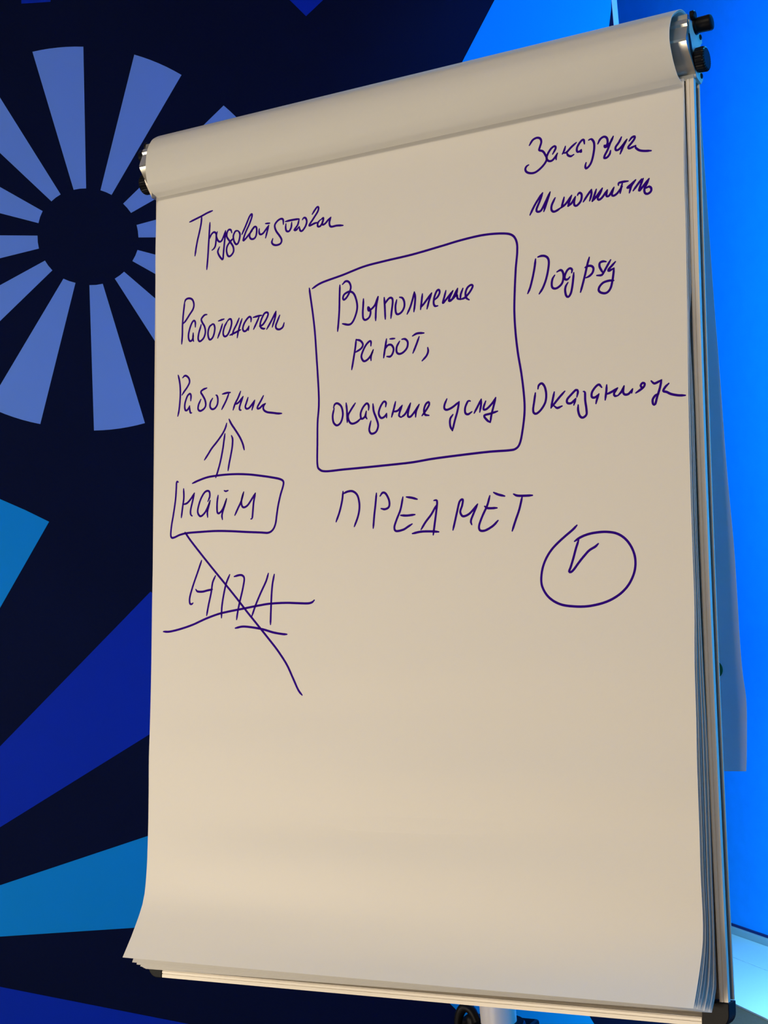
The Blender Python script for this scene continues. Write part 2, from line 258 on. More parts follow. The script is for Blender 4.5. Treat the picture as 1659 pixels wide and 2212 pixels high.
HANDWRITING=[
('handwritten_word','violet-blue handwritten words slanting at the top left of the sheet',[[(570,9047,59),(653,9068,58),(743,9091,56),(833,9118,55),(911,9133,54)],[(751,9090,56),(745,8994,61),(721,8883,65),(695,8785,67),(675,8687,68),(661,8601,68)],[(879,8986,61),(873,8845,66),(864,8694,68),(854,8544,68),(838,8403,66)],[(882,8786,67),(906,8833,66),(945,8854,66),(976,8827,66),(977,8751,67),(966,8677,68),(944,8646,68),(918,8632,68)],[(993,8850,66),(979,8801,67),(995,8754,67),(1023,8721,68),(1058,8725,68),(1092,8783,67),(1116,8842,66)],[(1116,8842,66),(1107,8742,68),(1098,8656,68),(1087,8557,68),(1079,8492,68),(1049,8513,68),(1019,8556,68),(1004,8602,69),(1029,8654,68)],[(1210,8800,66),(1195,8838,65),(1165,8848,65),(1140,8819,66),(1137,8762,67),(1182,8698,68),(1232,8621,69),(1235,8558,69),(1191,8515,68),(1154,8524,68),(1134,8587,69),(1146,8648,68),(1197,8702,68),(1234,8727,68)],[(1299,8811,66),(1262,8811,66),(1233,8759,67),(1242,8695,68),(1272,8648,69),(1301,8653,69),(1323,8706,68),(1329,8768,67),(1299,8813,66)],[(1359,8756,67),(1409,8848,65),(1464,8959,61),(1495,8988,59),(1501,8958,61),(1467,8870,64),(1410,8767,67),(1378,8678,68),(1411,8691,68),(1469,8744,67),(1509,8775,67)],[(1541,8813,66),(1491,8772,67),(1470,8719,68),(1492,8678,68),(1536,8673,68),(1564,8703,68),(1574,8764,67),(1567,8809,66),(1541,8820,66),(1498,8789,66)],[(1611,8782,66),(1608,8746,67),(1623,8712,68),(1666,8717,68),(1723,8776,67),(1747,8803,66)],[(1747,8803,66),(1728,8738,68),(1703,8655,69)],[(1700,8832,65),(1761,8827,65)],[(1956,8779,66),(1951,8836,65),(1922,8853,64),(1873,8837,65),(1833,8788,66),(1853,8716,68),(1904,8646,69),(1933,8592,70),(1919,8551,70),(1869,8539,70),(1818,8552,70),(1793,8585,70),(1807,8628,69)],[(1992,8779,66),(1989,8730,68),(2003,8688,68),(2039,8682,69),(2067,8723,68),(2073,8784,66)],[(1984,8808,65),(2058,8811,65),(2143,8809,65),(2178,8806,65)],[(2178,8803,65),(2159,8738,67),(2131,8706,68),(2110,8683,69),(2138,8678,69),(2180,8712,68)],[(2180,8712,68),(2195,8661,69),(2223,8654,69),(2264,8696,68),(2285,8753,67),(2270,8799,65),(2242,8810,65),(2224,8789,66)],[(2360,8832,64),(2394,8876,62),(2428,8910,61),(2446,8897,61),(2434,8850,63),(2375,8774,66),(2320,8701,68),(2397,8716,68),(2439,8717,68)],[(2473,8745,67),(2441,8714,68),(2439,8672,69),(2474,8669,69),(2508,8715,68),(2514,8762,66),(2480,8744,67)],[(2514,8756,67),(2501,8685,69),(2536,8685,69),(2584,8726,68),(2618,8750,67)],[(2618,8750,67),(2598,8687,69),(2619,8637,70),(2701,8635,70),(2786,8623,71)]]),
('handwritten_word','upper of the two similar handwritten words at the left',[[(497,8047,54),(485,7972,51),(470,7875,47),(459,7759,44),(455,7642,41),(444,7533,38)],[(492,8034,53),(515,8076,55),(565,8085,55),(614,8062,55),(637,8004,53),(623,7943,51),(567,7879,48),(510,7815,46),(471,7784,45)],[(655,7716,44),(654,7777,46),(634,7798,46),(604,7775,45),(570,7708,43),(550,7638,42),(552,7584,40),(572,7552,40),(602,7559,40),(619,7593,41),(621,7646,42)],[(621,7646,42),(618,7584,41),(627,7542,40)],[(832,7846,49),(792,7843,49),(747,7800,47),(763,7753,46),(793,7704,45),(806,7639,44),(789,7579,43),(756,7543,42),(717,7530,41),(696,7565,42),(707,7635,43),(730,7695,44),(743,7733,46)],[(918,7715,47),(872,7693,46),(847,7634,44),(849,7571,43),(871,7530,43),(909,7545,44),(936,7595,45),(948,7665,46),(932,7711,47),(905,7717,47)],[(1003,7742,48),(1046,7749,49),(1087,7754,49)],[(1062,7698,48),(1034,7626,46),(990,7534,44)],[(1137,7723,49),(1094,7662,47),(1072,7594,46),(1079,7553,46),(1104,7538,46),(1141,7558,46),(1179,7624,48),(1198,7692,49),(1186,7740,50),(1154,7738,49),(1132,7715,49)],[(1309,7734,51),(1271,7664,49),(1228,7599,48),(1206,7540,47)],[(1351,7720,51),(1324,7657,50),(1297,7581,48),(1279,7499,48)],[(1171,7545,47),(1249,7565,48),(1329,7590,49)],[(1481,7666,51),(1483,7710,52),(1462,7730,52),(1425,7709,51),(1382,7658,50),(1361,7599,49),(1377,7566,49),(1408,7566,49),(1440,7597,50),(1451,7617,50)],[(1451,7617,50),(1442,7566,50)],[(1515,7714,52),(1578,7720,53),(1636,7723,53)],[(1601,7711,53),(1567,7650,52),(1519,7570,51)],[(1604,7596,52),(1651,7607,52),(1703,7666,53),(1730,7723,54),(1714,7747,55),(1673,7736,54),(1630,7667,53),(1614,7608,52),(1630,7571,52),(1671,7554,52),(1682,7559,52)],[(1708,7544,52),(1765,7622,54),(1818,7702,55),(1842,7741,56)],[(1842,7741,56),(1828,7666,55),(1788,7559,53)],[(1895,7687,55),(1864,7625,55),(1838,7568,54),(1848,7532,54),(1889,7517,55),(1936,7537,55),(1957,7586,55)]]),
('handwritten_word','lower of the two similar handwritten words, above the double arrow',[[(393,7150,37),(411,7092,38),(426,7009,39),(431,6909,40),(425,6801,42),(413,6704,43),(397,6641,43)],[(464,7110,38),(494,7131,39),(527,7122,39),(561,7087,40),(568,7036,41),(530,6978,41),(492,6938,41),(457,6897,41)],[(592,6809,44),(595,6871,44),(579,6898,43),(543,6878,43),(511,6809,43),(501,6748,44),(513,6701,45),(541,6700,45),(568,6731,45),(575,6748,45)],[(575,6748,45),(580,6694,46),(592,6659,47),(610,6659,47)],[(834,6939,47),(779,6926,46),(744,6900,46),(775,6850,47),(809,6793,49),(821,6729,50),(795,6688,50),(740,6667,49),(707,6693,48),(711,6742,48),(732,6784,47),(746,6809,47)],[(923,6802,50),(892,6757,51),(887,6704,51),(915,6670,53),(958,6674,53),(995,6718,53),(1002,6780,52),(988,6826,51),(972,6835,51)],[(1069,6836,52),(1128,6843,53),(1187,6842,54)],[(1166,6836,54),(1124,6748,55),(1062,6650,56)],[(1337,6838,57),(1301,6762,58),(1259,6697,59),(1231,6625,60)],[(1259,6688,59),(1312,6708,59),(1375,6771,59)],[(1375,6771,59),(1349,6713,60),(1324,6645,61),(1330,6614,62),(1348,6609,62)],[(1447,6750,61),(1424,6687,62),(1409,6645,63),(1425,6618,63),(1462,6621,64),(1514,6668,64),(1545,6706,64)],[(1545,6706,64),(1525,6649,65),(1507,6594,66)],[(1670,6746,65),(1634,6689,66),(1588,6624,66),(1589,6600,67),(1620,6603,68),(1661,6633,68),(1701,6648,68)],[(1701,6648,68),(1672,6615,68),(1678,6575,69),(1726,6543,71),(1809,6525,73),(1882,6509,75),(1935,6504,76)]]),
('drawn_arrow','double-stemmed arrow pointing up',[[(1139,6473,61),(1121,6418,62),(1078,6350,62),(1001,6266,62),(923,6192,61),(868,6124,61),(815,6061,61)],[(1173,6518,61),(1210,6454,63),(1278,6365,66),(1340,6277,69),(1380,6200,71),(1403,6126,73)],[(1115,6348,63),(1102,6265,64),(1087,6166,65),(1055,6024,67),(1018,5909,68),(988,5832,68)],[(1212,6316,66),(1230,6270,67),(1226,6180,68),(1205,6073,70),(1184,5984,71),(1169,5900,72)]]),
('drawn_box','small hand-drawn box around a short word',[[(638,5793,60),(737,5821,62),(861,5846,65),(985,5853,68),(1153,5853,72),(1319,5843,76),(1484,5823,81),(1648,5793,85),(1788,5764,89),(1917,5731,93),(1968,5698,95),(1966,5645,96),(1930,5542,97),(1899,5422,98),(1881,5318,100),(1864,5213,102),(1828,5146,102),(1764,5115,101),(1657,5125,98),(1440,5147,92),(1219,5172,85),(997,5190,79),(771,5195,73),(578,5196,68),(463,5183,65),(383,5159,63),(337,5155,62),(318,5191,61),(327,5301,59),(348,5409,58),(369,5527,57),(384,5636,56),(391,5746,55),(394,5819,54),(406,5835,54),(421,5826,54)]]),
('handwritten_word','short word inside the small box',[[(504,5738,57),(509,5625,59),(493,5517,60),(476,5390,62)],[(507,5548,60),(564,5561,61),(626,5616,62),(669,5672,63)],[(669,5672,63),(644,5578,63),(616,5471,64),(619,5416,65),(642,5397,66)],[(875,5554,70),(901,5611,69),(896,5666,68),(864,5682,67),(819,5663,66),(769,5595,66),(737,5516,67),(723,5444,67),(745,5397,69),(779,5385,70),(835,5426,70),(879,5495,71),(909,5563,70)],[(909,5563,70),(885,5485,71),(869,5423,71),(875,5364,73)],[(1026,5614,72),(1015,5547,73),(1012,5475,74),(1017,5416,75),(1038,5397,76),(1082,5425,77),(1120,5485,77),(1152,5563,77)],[(1152,5563,77),(1125,5484,77),(1088,5379,78),(1095,5320,79)],[(1117,5663,74),(1139,5654,75),(1173,5660,75)],[(1277,5356,83),(1320,5433,83),(1368,5518,83),(1402,5623,82)],[(1402,5623,82),(1373,5536,83),(1374,5473,84),(1402,5440,85),(1457,5457,86),(1510,5515,87),(1572,5595,87)],[(1572,5595,87),(1549,5494,88),(1539,5389,90),(1530,5305,91),(1511,5295,91)]]),
('drawn_line','long diagonal line crossing out three letters',[[(536,5207,66),(622,5104,71),(778,4937,78),(961,4746,87),(1157,4545,95),(1334,4360,101),(1480,4201,106),(1625,4050,111),(1769,3900,118),(1913,3747,127),(2043,3583,137),(2129,3434,144),(2200,3298,150),(2249,3241,153)]]),
('handwritten_word','three crossed-out capital letters',[[(795,4852,80),(737,4711,81),(672,4559,82),(625,4418,82),(630,4346,83),(661,4342,84),(674,4353,84)],[(714,4512,84),(741,4486,85),(817,4480,87),(891,4491,89),(963,4499,90)],[(1005,4658,89),(964,4579,89),(944,4462,90),(908,4321,90),(880,4195,90)],[(1214,4660,95),(1164,4557,95),(1129,4429,95),(1104,4288,96),(1098,4159,96)],[(1280,4633,97),(1360,4646,99),(1404,4635,100),(1426,4595,101),(1406,4485,102),(1364,4335,102),(1335,4219,102),(1319,4129,102)],[(1770,4642,109),(1736,4549,110),(1665,4425,109),(1594,4289,108),(1538,4158,107)],[(1853,4626,112),(1828,4509,113),(1815,4371,113),(1808,4210,114),(1803,4051,115)]]),
('drawn_line','wavy strike-through line',[[(230,4031,75),(323,4027,77),(475,4049,81),(671,4094,86),(865,4157,90),(1043,4203,95),(1190,4226,98),(1408,4251,104),(1623,4276,109),(1794,4291,113),(2019,4290,119),(2213,4276,124),(2323,4270,127),(2378,4280,128),(2408,4302,129)]]),
('drawn_line','short underline',[[(1301,4030,103),(1409,4044,105),(1539,4030,109),(1696,4001,113),(1838,3961,118),(1965,3937,122),(2035,3931,124)]]),
('handwritten_word','largest word in the big box',[[(2734,7923,65),(2728,7793,64),(2723,7631,63),(2713,7502,64),(2700,7382,66)],[(2769,7926,65),(2813,7956,65),(2857,7939,65),(2881,7879,65),(2861,7817,65),(2823,7763,64),(2786,7741,64),(2774,7765,64),(2793,7805,64),(2861,7827,65),(2917,7797,65),(2953,7716,65),(2965,7628,66),(2946,7544,66),(2903,7464,67),(2853,7439,67),(2766,7462,65)],[(3049,7713,66),(3045,7638,67),(3039,7553,67),(3045,7487,68),(3075,7463,69),(3124,7486,69),(3143,7538,69),(3131,7582,68),(3110,7609,68),(3112,7574,68),(3131,7566,68),(3198,7616,68),(3241,7711,68)],[(3245,7711,68),(3222,7623,69),(3212,7528,70),(3210,7437,71)],[(3323,7688,69),(3329,7607,70),(3337,7435,73)],[(3329,7607,70),(3362,7650,70),(3398,7674,70),(3428,7662,70),(3434,7613,71),(3422,7529,72),(3410,7435,74)],[(3486,7637,71),(3470,7565,72),(3476,7490,73),(3500,7468,74),(3547,7485,74),(3583,7538,74),(3584,7602,73),(3560,7648,72),(3524,7662,71)],[(3621,7453,76),(3661,7527,75),(3697,7627,73),(3715,7694,73)],[(3715,7694,73),(3726,7634,74),(3720,7550,75),(3708,7467,77)],[(3818,7657,74),(3808,7579,75),(3794,7481,77)],[(3802,7506,77),(3855,7561,76),(3936,7650,75)],[(3936,7650,75),(3902,7565,77),(3876,7476,78)],[(3972,7565,77),(4013,7596,77),(4037,7640,77),(4025,7673,76),(3996,7656,76),(3967,7587,77),(3961,7525,78),(3978,7493,79),(4013,7491,80)],[(4115,7649,77),(4098,7589,78),(4077,7513,80),(4123,7553,79),(4204,7635,78)],[(4204,7635,78),(4169,7578,79),(4152,7528,80),(4192,7538,80),(4262,7653,79)],[(4262,7653,79),(4248,7587,80),(4255,7549,81)],[(4328,7643,79),(4301,7579,81),(4295,7522,82)],[(4295,7522,82),(4353,7535,82),(4416,7593,82),(4450,7650,80),(4427,7666,80),(4382,7640,80),(4359,7581,81),(4370,7527,83),(4404,7501,84)],[(4152,7528,80),(4198,7542,80),(4250,7581,80),(4261,7538,81),(4301,7521,82)]]),
('handwritten_word','word with a comma in the big box',[[(2951,7252,72),(2942,7167,75),(2924,7061,77),(2909,6977,80),(2895,6906,82)],[(2951,7250,72),(3009,7228,74),(3042,7180,76),(3016,7135,77),(2942,7102,77)],[(3148,7150,78),(3150,7193,77),(3132,7208,76),(3083,7169,77),(3041,7100,78),(3023,7038,80),(3054,6985,82),(3103,6995,82),(3151,7042,82),(3181,7101,80)],[(3181,7101,80),(3152,7032,82),(3152,6980,84)],[(3354,7202,79),(3335,7093,83),(3318,6989,86)],[(3333,7083,83),(3369,7126,82),(3417,7125,83),(3447,7078,85),(3436,7026,87),(3406,6993,87),(3360,6999,86)],[(3399,7197,80),(3462,7193,81)],[(3525,7153,84),(3489,7094,85),(3487,7035,87),(3520,7007,89),(3573,7019,89),(3621,7065,88),(3630,7128,86),(3596,7169,84),(3554,7172,83)],[(3691,7191,85),(3750,7212,85),(3838,7205,86)],[(3776,7171,87),(3739,7081,89),(3698,6994,92)],[(3886,7032,94),(3892,6987,95),(3869,6938,97),(3816,6890,98)]]),
('handwritten_word','lowest line of writing in the big box',[[(2663,6481,92),(2645,6398,94),(2657,6319,97),(2703,6279,99),(2756,6309,99),(2782,6396,97),(2761,6490,94),(2707,6535,91),(2670,6526,90),(2655,6489,91)],[(2825,6524,94),(2837,6429,97),(2843,6299,102)],[(2948,6510,97),(2889,6436,98),(2853,6375,99),(2868,6309,102),(2906,6277,104),(2966,6286,105),(3025,6324,105)],[(3125,6409,104),(3127,6461,102),(3100,6489,100),(3053,6450,101),(3021,6382,103),(3032,6320,105),(3077,6338,105),(3095,6400,104)],[(3095,6400,104),(3087,6343,105),(3106,6311,107)],[(3183,6473,103),(3194,6389,106),(3232,6295,110),(3254,6216,113),(3226,6149,115),(3167,6134,114),(3137,6177,112),(3147,6240,110),(3158,6280,109)],[(3350,6422,108),(3354,6466,107),(3325,6483,105),(3282,6430,106),(3260,6356,109),(3290,6301,111),(3334,6309,112),(3363,6344,111)],[(3363,6344,111),(3363,6296,113)],[(3478,6465,109),(3457,6385,112),(3429,6296,114)],[(3450,6354,113),(3508,6360,114),(3565,6413,113)],[(3565,6413,113),(3537,6350,115),(3525,6301,116),(3552,6279,118)],[(3552,6279,118),(3609,6317,118),(3672,6426,115)],[(3672,6426,115),(3644,6338,118),(3641,6282,120),(3674,6274,121),(3730,6328,120),(3782,6398,118)],[(3782,6398,118),(3745,6327,120),(3738,6262,122)],[(3820,6268,124),(3872,6325,123),(3910,6383,121),(3900,6412,120),(3865,6389,120),(3844,6328,122),(3858,6276,125),(3908,6261,126)],[(4131,6420,125),(4104,6361,127),(4101,6318,128),(4132,6298,130),(4201,6319,130),(4284,6371,130)],[(4284,6371,130),(4263,6268,134),(4229,6160,137),(4202,6058,140)],[(4202,6058,140),(4174,6117,138),(4174,6191,135),(4208,6237,134)],[(4421,6362,133),(4394,6365,133),(4360,6301,135),(4360,6239,137),(4394,6219,139),(4442,6242,139)],[(4469,6223,140),(4517,6301,138),(4555,6368,136)],[(4555,6368,136),(4551,6297,139),(4537,6227,142)],[(4609,6340,138),(4585,6281,140),(4585,6250,142),(4625,6254,142),(4692,6312,141),(4730,6365,140)],[(4730,6365,140),(4706,6279,143),(4679,6184,147),(4665,6100,150)],[(4665,6100,150),(4625,6129,147),(4591,6182,145),(4666,6196,146),(4753,6213,147)]]),
('handwritten_word','row of spaced capitals below the big box',[[(2792,5510,120),(2781,5411,122),(2747,5283,124),(2701,5172,125)],[(2792,5484,121),(2858,5504,122),(2926,5499,124),(2986,5445,126),(3012,5334,130),(2996,5220,132),(2945,5100,133)],[(3235,5453,133),(3223,5332,135),(3207,5203,138),(3194,5063,140)],[(3282,5416,135),(3315,5451,135),(3357,5436,136),(3399,5360,139),(3399,5289,141),(3349,5264,140),(3296,5275,138)],[(3577,5381,143),(3548,5248,146),(3498,5138,147),(3468,5055,148),(3490,5010,149),(3580,5018,151),(3646,5049,153),(3695,5073,153)],[(3548,5180,147),(3630,5171,150),(3731,5174,152)],[(3622,5378,145),(3695,5362,147),(3760,5341,149)],[(3970,5310,155),(3999,5311,156),(4010,5282,157),(3994,5156,160),(3977,5045,161),(3960,4934,163)],[(3999,5255,158),(3937,5161,158),(3865,5082,158),(3808,5004,158)],[(3697,4967,155),(3808,4980,158),(3936,4974,162),(4029,4962,164)],[(4204,4970,169),(4231,5068,168),(4256,5164,166),(4288,5273,165),(4327,5291,165),(4319,5229,167),(4295,5161,168),(4326,5110,169),(4396,5125,171),(4459,5176,172),(4506,5227,172)],[(4506,5227,172),(4459,5134,172),(4424,5054,173),(4434,5011,174)],[(4654,5305,174),(4622,5204,175),(4559,5085,176),(4522,4991,177),(4534,4942,178),(4596,4937,180),(4688,4979,181),(4750,5032,182)],[(4591,5196,175),(4629,5173,176),(4740,5167,179)],[(4700,5336,174),(4753,5310,176),(4832,5286,179)],[(4936,5299,181),(4981,5278,183),(5071,5270,186),(5157,5267,188)],[(5038,5266,185),(5002,5132,187),(4955,5014,188),(4915,4908,189)]]),
('handwritten_word','upper word at the top right of the sheet',[[(5146,9128,38),(5185,9182,34),(5234,9198,32),(5274,9180,34),(5287,9137,37),(5270,9082,41),(5264,9049,44),(5305,9028,45),(5335,8982,49),(5354,8930,53),(5327,8878,57),(5268,8827,61),(5209,8800,62),(5149,8807,62),(5109,8834,60),(5101,8869,58),(5118,8894,56),(5140,8903,55)],[(5422,8972,49),(5445,9008,47),(5458,9039,44),(5443,9059,42),(5404,9040,44),(5365,8986,49),(5351,8936,52),(5376,8902,55),(5415,8899,55),(5454,8934,52),(5478,8971,49)],[(5478,8971,49),(5463,8937,52),(5464,8901,55)],[(5570,9031,44),(5556,8986,48),(5536,8950,51)],[(5696,9049,42),(5638,9008,46),(5585,8961,50),(5551,8958,50)],[(5585,8961,50),(5600,8924,53),(5634,8905,54),(5668,8918,53)],[(5790,9015,45),(5782,9060,41),(5763,9064,41),(5730,9032,44),(5704,8985,48),(5706,8946,51),(5725,8938,51),(5754,8956,50)],[(5754,8956,50),(5754,8929,52),(5740,8932,52)],[(5838,9048,42),(5868,9054,41),(5897,9012,45),(5902,8945,50),(5888,8853,58),(5865,8782,63),(5836,8745,66),(5808,8732,67),(5801,8766,64),(5810,8797,62)],[(5943,8984,47),(5969,9031,43),(6011,9051,41),(6044,9030,43),(6054,8980,47),(6040,8945,50),(6016,8950,50),(6026,8929,51),(6054,8938,51),(6092,8982,47),(6117,9034,42)],[(6117,9034,42),(6087,8974,47),(6054,8895,54),(6021,8836,59),(6017,8808,61),(6050,8811,61),(6078,8843,58),(6087,8879,55)],[(6209,9007,44),(6181,8954,49),(6144,8906,53),(6148,8872,56),(6181,8874,56),(6228,8917,52),(6270,8969,47)],[(6270,8969,47),(6233,8906,53),(6195,8820,60)],[(6295,8945,49),(6326,8979,46),(6356,8984,46),(6353,8957,48),(6321,8917,52),(6286,8881,55),(6293,8861,56),(6321,8865,56),(6367,8879,55)],[(6367,8879,55),(6367,8856,57),(6404,8820,60),(6460,8800,61),(6538,8787,62)]]),
('handwritten_word','lower word at the top right of the sheet',[[(5154,8331,82),(5208,8425,81),(5268,8508,78),(5306,8553,77)],[(5306,8553,77),(5273,8469,80),(5232,8383,81),(5241,8353,82),(5285,8359,82),(5336,8439,81),(5394,8546,77)],[(5394,8546,77),(5356,8445,81),(5317,8342,82)],[(5452,8470,80),(5434,8440,81),(5409,8389,82),(5408,8342,83),(5432,8319,83),(5471,8326,83),(5520,8350,83)],[(5556,8457,81),(5540,8402,82),(5520,8346,83)],[(5520,8346,83),(5579,8386,83),(5643,8463,81)],[(5643,8463,81),(5618,8407,82),(5597,8350,83)],[(5602,8349,83),(5646,8383,83),(5686,8441,82)],[(5686,8441,82),(5670,8388,83),(5674,8346,84),(5703,8340,84),(5747,8383,83),(5758,8446,82),(5739,8473,81),(5720,8467,81),(5710,8450,82)],[(5775,8367,84),(5820,8426,83),(5870,8486,81)],[(5870,8486,81),(5867,8426,83),(5847,8365,84)],[(5925,8478,81),(5900,8411,83),(5875,8353,84)],[(5880,8355,84),(5938,8413,83),(5993,8477,82)],[(5993,8477,82),(5967,8426,83),(5938,8381,84),(5951,8357,85),(5989,8376,84),(6049,8448,83)],[(6049,8448,83),(6037,8386,84),(6070,8384,84),(6123,8462,83)],[(6123,8462,83),(6098,8393,84),(6116,8371,85),(6159,8391,85),(6216,8454,83)],[(6174,8475,82),(6175,8498,81),(6217,8504,81),(6282,8501,81)],[(6217,8490,82),(6202,8438,83),(6191,8385,85)],[(6365,8499,82),(6318,8462,83),(6271,8430,84),(6304,8426,84)],[(6365,8499,82),(6318,8444,84),(6293,8371,86)],[(6335,8386,85),(6383,8441,84),(6430,8496,82)],[(6448,8497,82),(6419,8434,84),(6400,8374,86),(6428,8396,85),(6512,8485,83)],[(6512,8485,83),(6484,8431,85),(6459,8381,86),(6463,8339,87),(6490,8323,87),(6527,8341,87),(6533,8376,86),(6510,8399,86),(6473,8387,86)]]),
('handwritten_word','word to the right of the big box, upper',[[(5208,7833,83),(5194,7738,85),(5171,7633,88),(5141,7528,91),(5112,7465,94)],[(5235,7851,83),(5271,7857,83),(5314,7850,84),(5350,7822,84),(5363,7772,86),(5351,7679,88),(5325,7581,92),(5289,7499,94),(5247,7441,96)],[(5429,7619,91),(5404,7583,92),(5393,7530,94),(5400,7489,96),(5428,7471,97),(5467,7478,97),(5510,7512,96),(5528,7563,94),(5529,7617,92),(5515,7653,91),(5494,7665,90),(5455,7651,90)],[(5624,7615,93),(5630,7648,92),(5607,7667,91),(5575,7650,92),(5550,7607,93),(5543,7568,94),(5560,7548,95),(5585,7554,95),(5603,7573,95)],[(5649,7612,94),(5641,7539,97),(5630,7460,100),(5612,7389,103),(5583,7356,104),(5559,7376,103),(5548,7432,100),(5556,7478,98),(5581,7514,97)],[(5828,7751,91),(5804,7674,93),(5778,7571,97),(5749,7468,101),(5724,7386,105)],[(5778,7648,94),(5814,7659,94),(5852,7652,94),(5873,7623,96),(5862,7578,97),(5826,7547,98),(5788,7534,98)],[(6016,7673,95),(5981,7682,94),(5946,7671,94),(5942,7632,96),(5962,7588,98),(5979,7559,100)],[(6067,7685,95),(6028,7625,97),(5993,7570,99),(5968,7537,100),(5937,7536,100),(5910,7540,100)],[(6120,7656,97),(6083,7622,98),(6041,7583,99),(6048,7568,100),(6103,7589,100)],[(6103,7589,100),(6095,7521,103),(6084,7456,106),(6066,7386,109),(6035,7344,111),(5997,7333,111),(5949,7350,109),(5929,7380,108),(5943,7418,106),(5985,7452,105),(6047,7462,105),(6100,7455,106)]]),
('handwritten_word',"word to the right of the big box, running to the sheet's edge",[[(5200,6360,150),(5186,6269,154),(5173,6183,158),(5183,6144,160),(5214,6135,161),(5267,6173,160),(5314,6243,158),(5326,6328,154),(5309,6412,150),(5274,6455,147),(5239,6437,147),(5230,6400,149)],[(5419,6344,156),(5401,6265,159),(5381,6176,163)],[(5540,6338,159),(5476,6278,160),(5407,6205,162),(5389,6186,163)],[(5418,6193,163),(5453,6168,165),(5508,6183,165)],[(5677,6260,166),(5689,6318,163),(5666,6336,161),(5614,6294,162),(5566,6246,164),(5570,6208,166),(5614,6203,167),(5665,6245,166)],[(5665,6245,166),(5642,6178,169)],[(5751,6310,165),(5768,6297,166),(5771,6211,170),(5783,6125,174),(5783,6061,177),(5743,6033,177),(5709,6053,176),(5690,6114,173),(5691,6173,170)],[(5957,6328,168),(5926,6362,166),(5887,6342,166),(5847,6288,168),(5846,6240,170),(5880,6231,172),(5920,6258,171)],[(5925,6263,171),(5902,6207,173),(5891,6165,175)],[(6012,6348,168),(6007,6279,172),(5994,6191,176)],[(6003,6248,173),(6065,6267,174),(6132,6301,173)],[(6132,6301,173),(6092,6248,175),(6103,6220,177),(6136,6221,178)],[(6136,6221,178),(6175,6259,177),(6203,6314,174)],[(6203,6314,174),(6192,6257,177),(6208,6224,179),(6252,6224,180),(6296,6271,179)],[(6296,6271,179),(6285,6230,181)],[(6331,6225,182),(6378,6251,182),(6416,6277,181),(6428,6308,179),(6406,6321,178),(6384,6297,179),(6400,6269,181),(6416,6272,181)],[(6498,6330,180),(6530,6300,182),(6573,6311,182),(6609,6327,182)],[(6609,6327,182),(6589,6241,187),(6561,6161,190),(6538,6085,194),(6516,6088,193),(6512,6135,191),(6545,6178,189),(6577,6185,190)],[(6686,6281,187),(6648,6249,188),(6626,6210,189),(6663,6195,191),(6705,6170,193),(6779,6147,196),(6858,6137,199)]]),
('drawn_circle','large circle drawn at the lower right',[[(5658,4914,208),(5608,4870,207),(5531,4816,206),(5454,4759,204),(5376,4691,203),(5313,4611,202),(5269,4523,201),(5246,4434,201),(5242,4344,201),(5263,4274,201),(5311,4202,203),(5385,4143,205),(5475,4104,209),(5588,4084,212),(5707,4076,215),(5811,4082,218),(5928,4103,220),(6031,4139,222),(6127,4195,224),(6201,4265,225),(6254,4350,227),(6282,4435,228),(6286,4530,228),(6263,4619,226),(6215,4703,225),(6152,4765,222),(6073,4805,220),(5971,4823,217),(5868,4823,215),(5778,4812,212),(5696,4787,210),(5627,4750,209)]]),
('drawn_tick','tick mark inside the circle',[[(5674,4761,210),(5640,4673,210),(5608,4572,210),(5576,4484,209),(5558,4444,209),(5578,4436,210),(5612,4461,210),(5674,4533,212),(5736,4598,213),(5789,4646,214),(5856,4680,215),(5890,4708,216)]]),
('drawn_box','large hand-drawn box in the middle of the sheet',[[(2356,7939,62),(2488,7989,64),(2775,8036,67),(3057,8090,69),(3335,8111,71),(3698,8129,73),(4055,8164,76),(4318,8192,77),(4576,8204,79),(4796,8186,80),(4930,8148,80),(4986,8065,80),(4992,7947,80),(4972,7763,83),(4958,7532,89),(4952,7300,98),(4965,7065,109),(4993,6830,121),(5035,6594,134),(5065,6362,147),(5073,6179,156),(5050,5985,163),(5016,5838,167),(4967,5783,168),(4884,5773,166),(4651,5781,160),(4311,5779,152),(3965,5772,143),(3700,5757,137),(3431,5756,130),(3066,5758,121),(2787,5761,114),(2560,5762,109),(2474,5790,106),(2441,5857,103),(2439,6101,98),(2439,6345,91),(2452,6507,87),(2450,6671,81),(2431,6921,74),(2409,7171,67),(2387,7423,61),(2359,7643,60),(2328,7847,61),(2314,7949,62)]]),
]
BANNER_POINT=(-0.1544, 2.282, 0.0); BANNER_RIGHT=(0.77999, 0.62579, 0.0); BANNER_NORMAL=(-0.62579, 0.77999, 0.0)
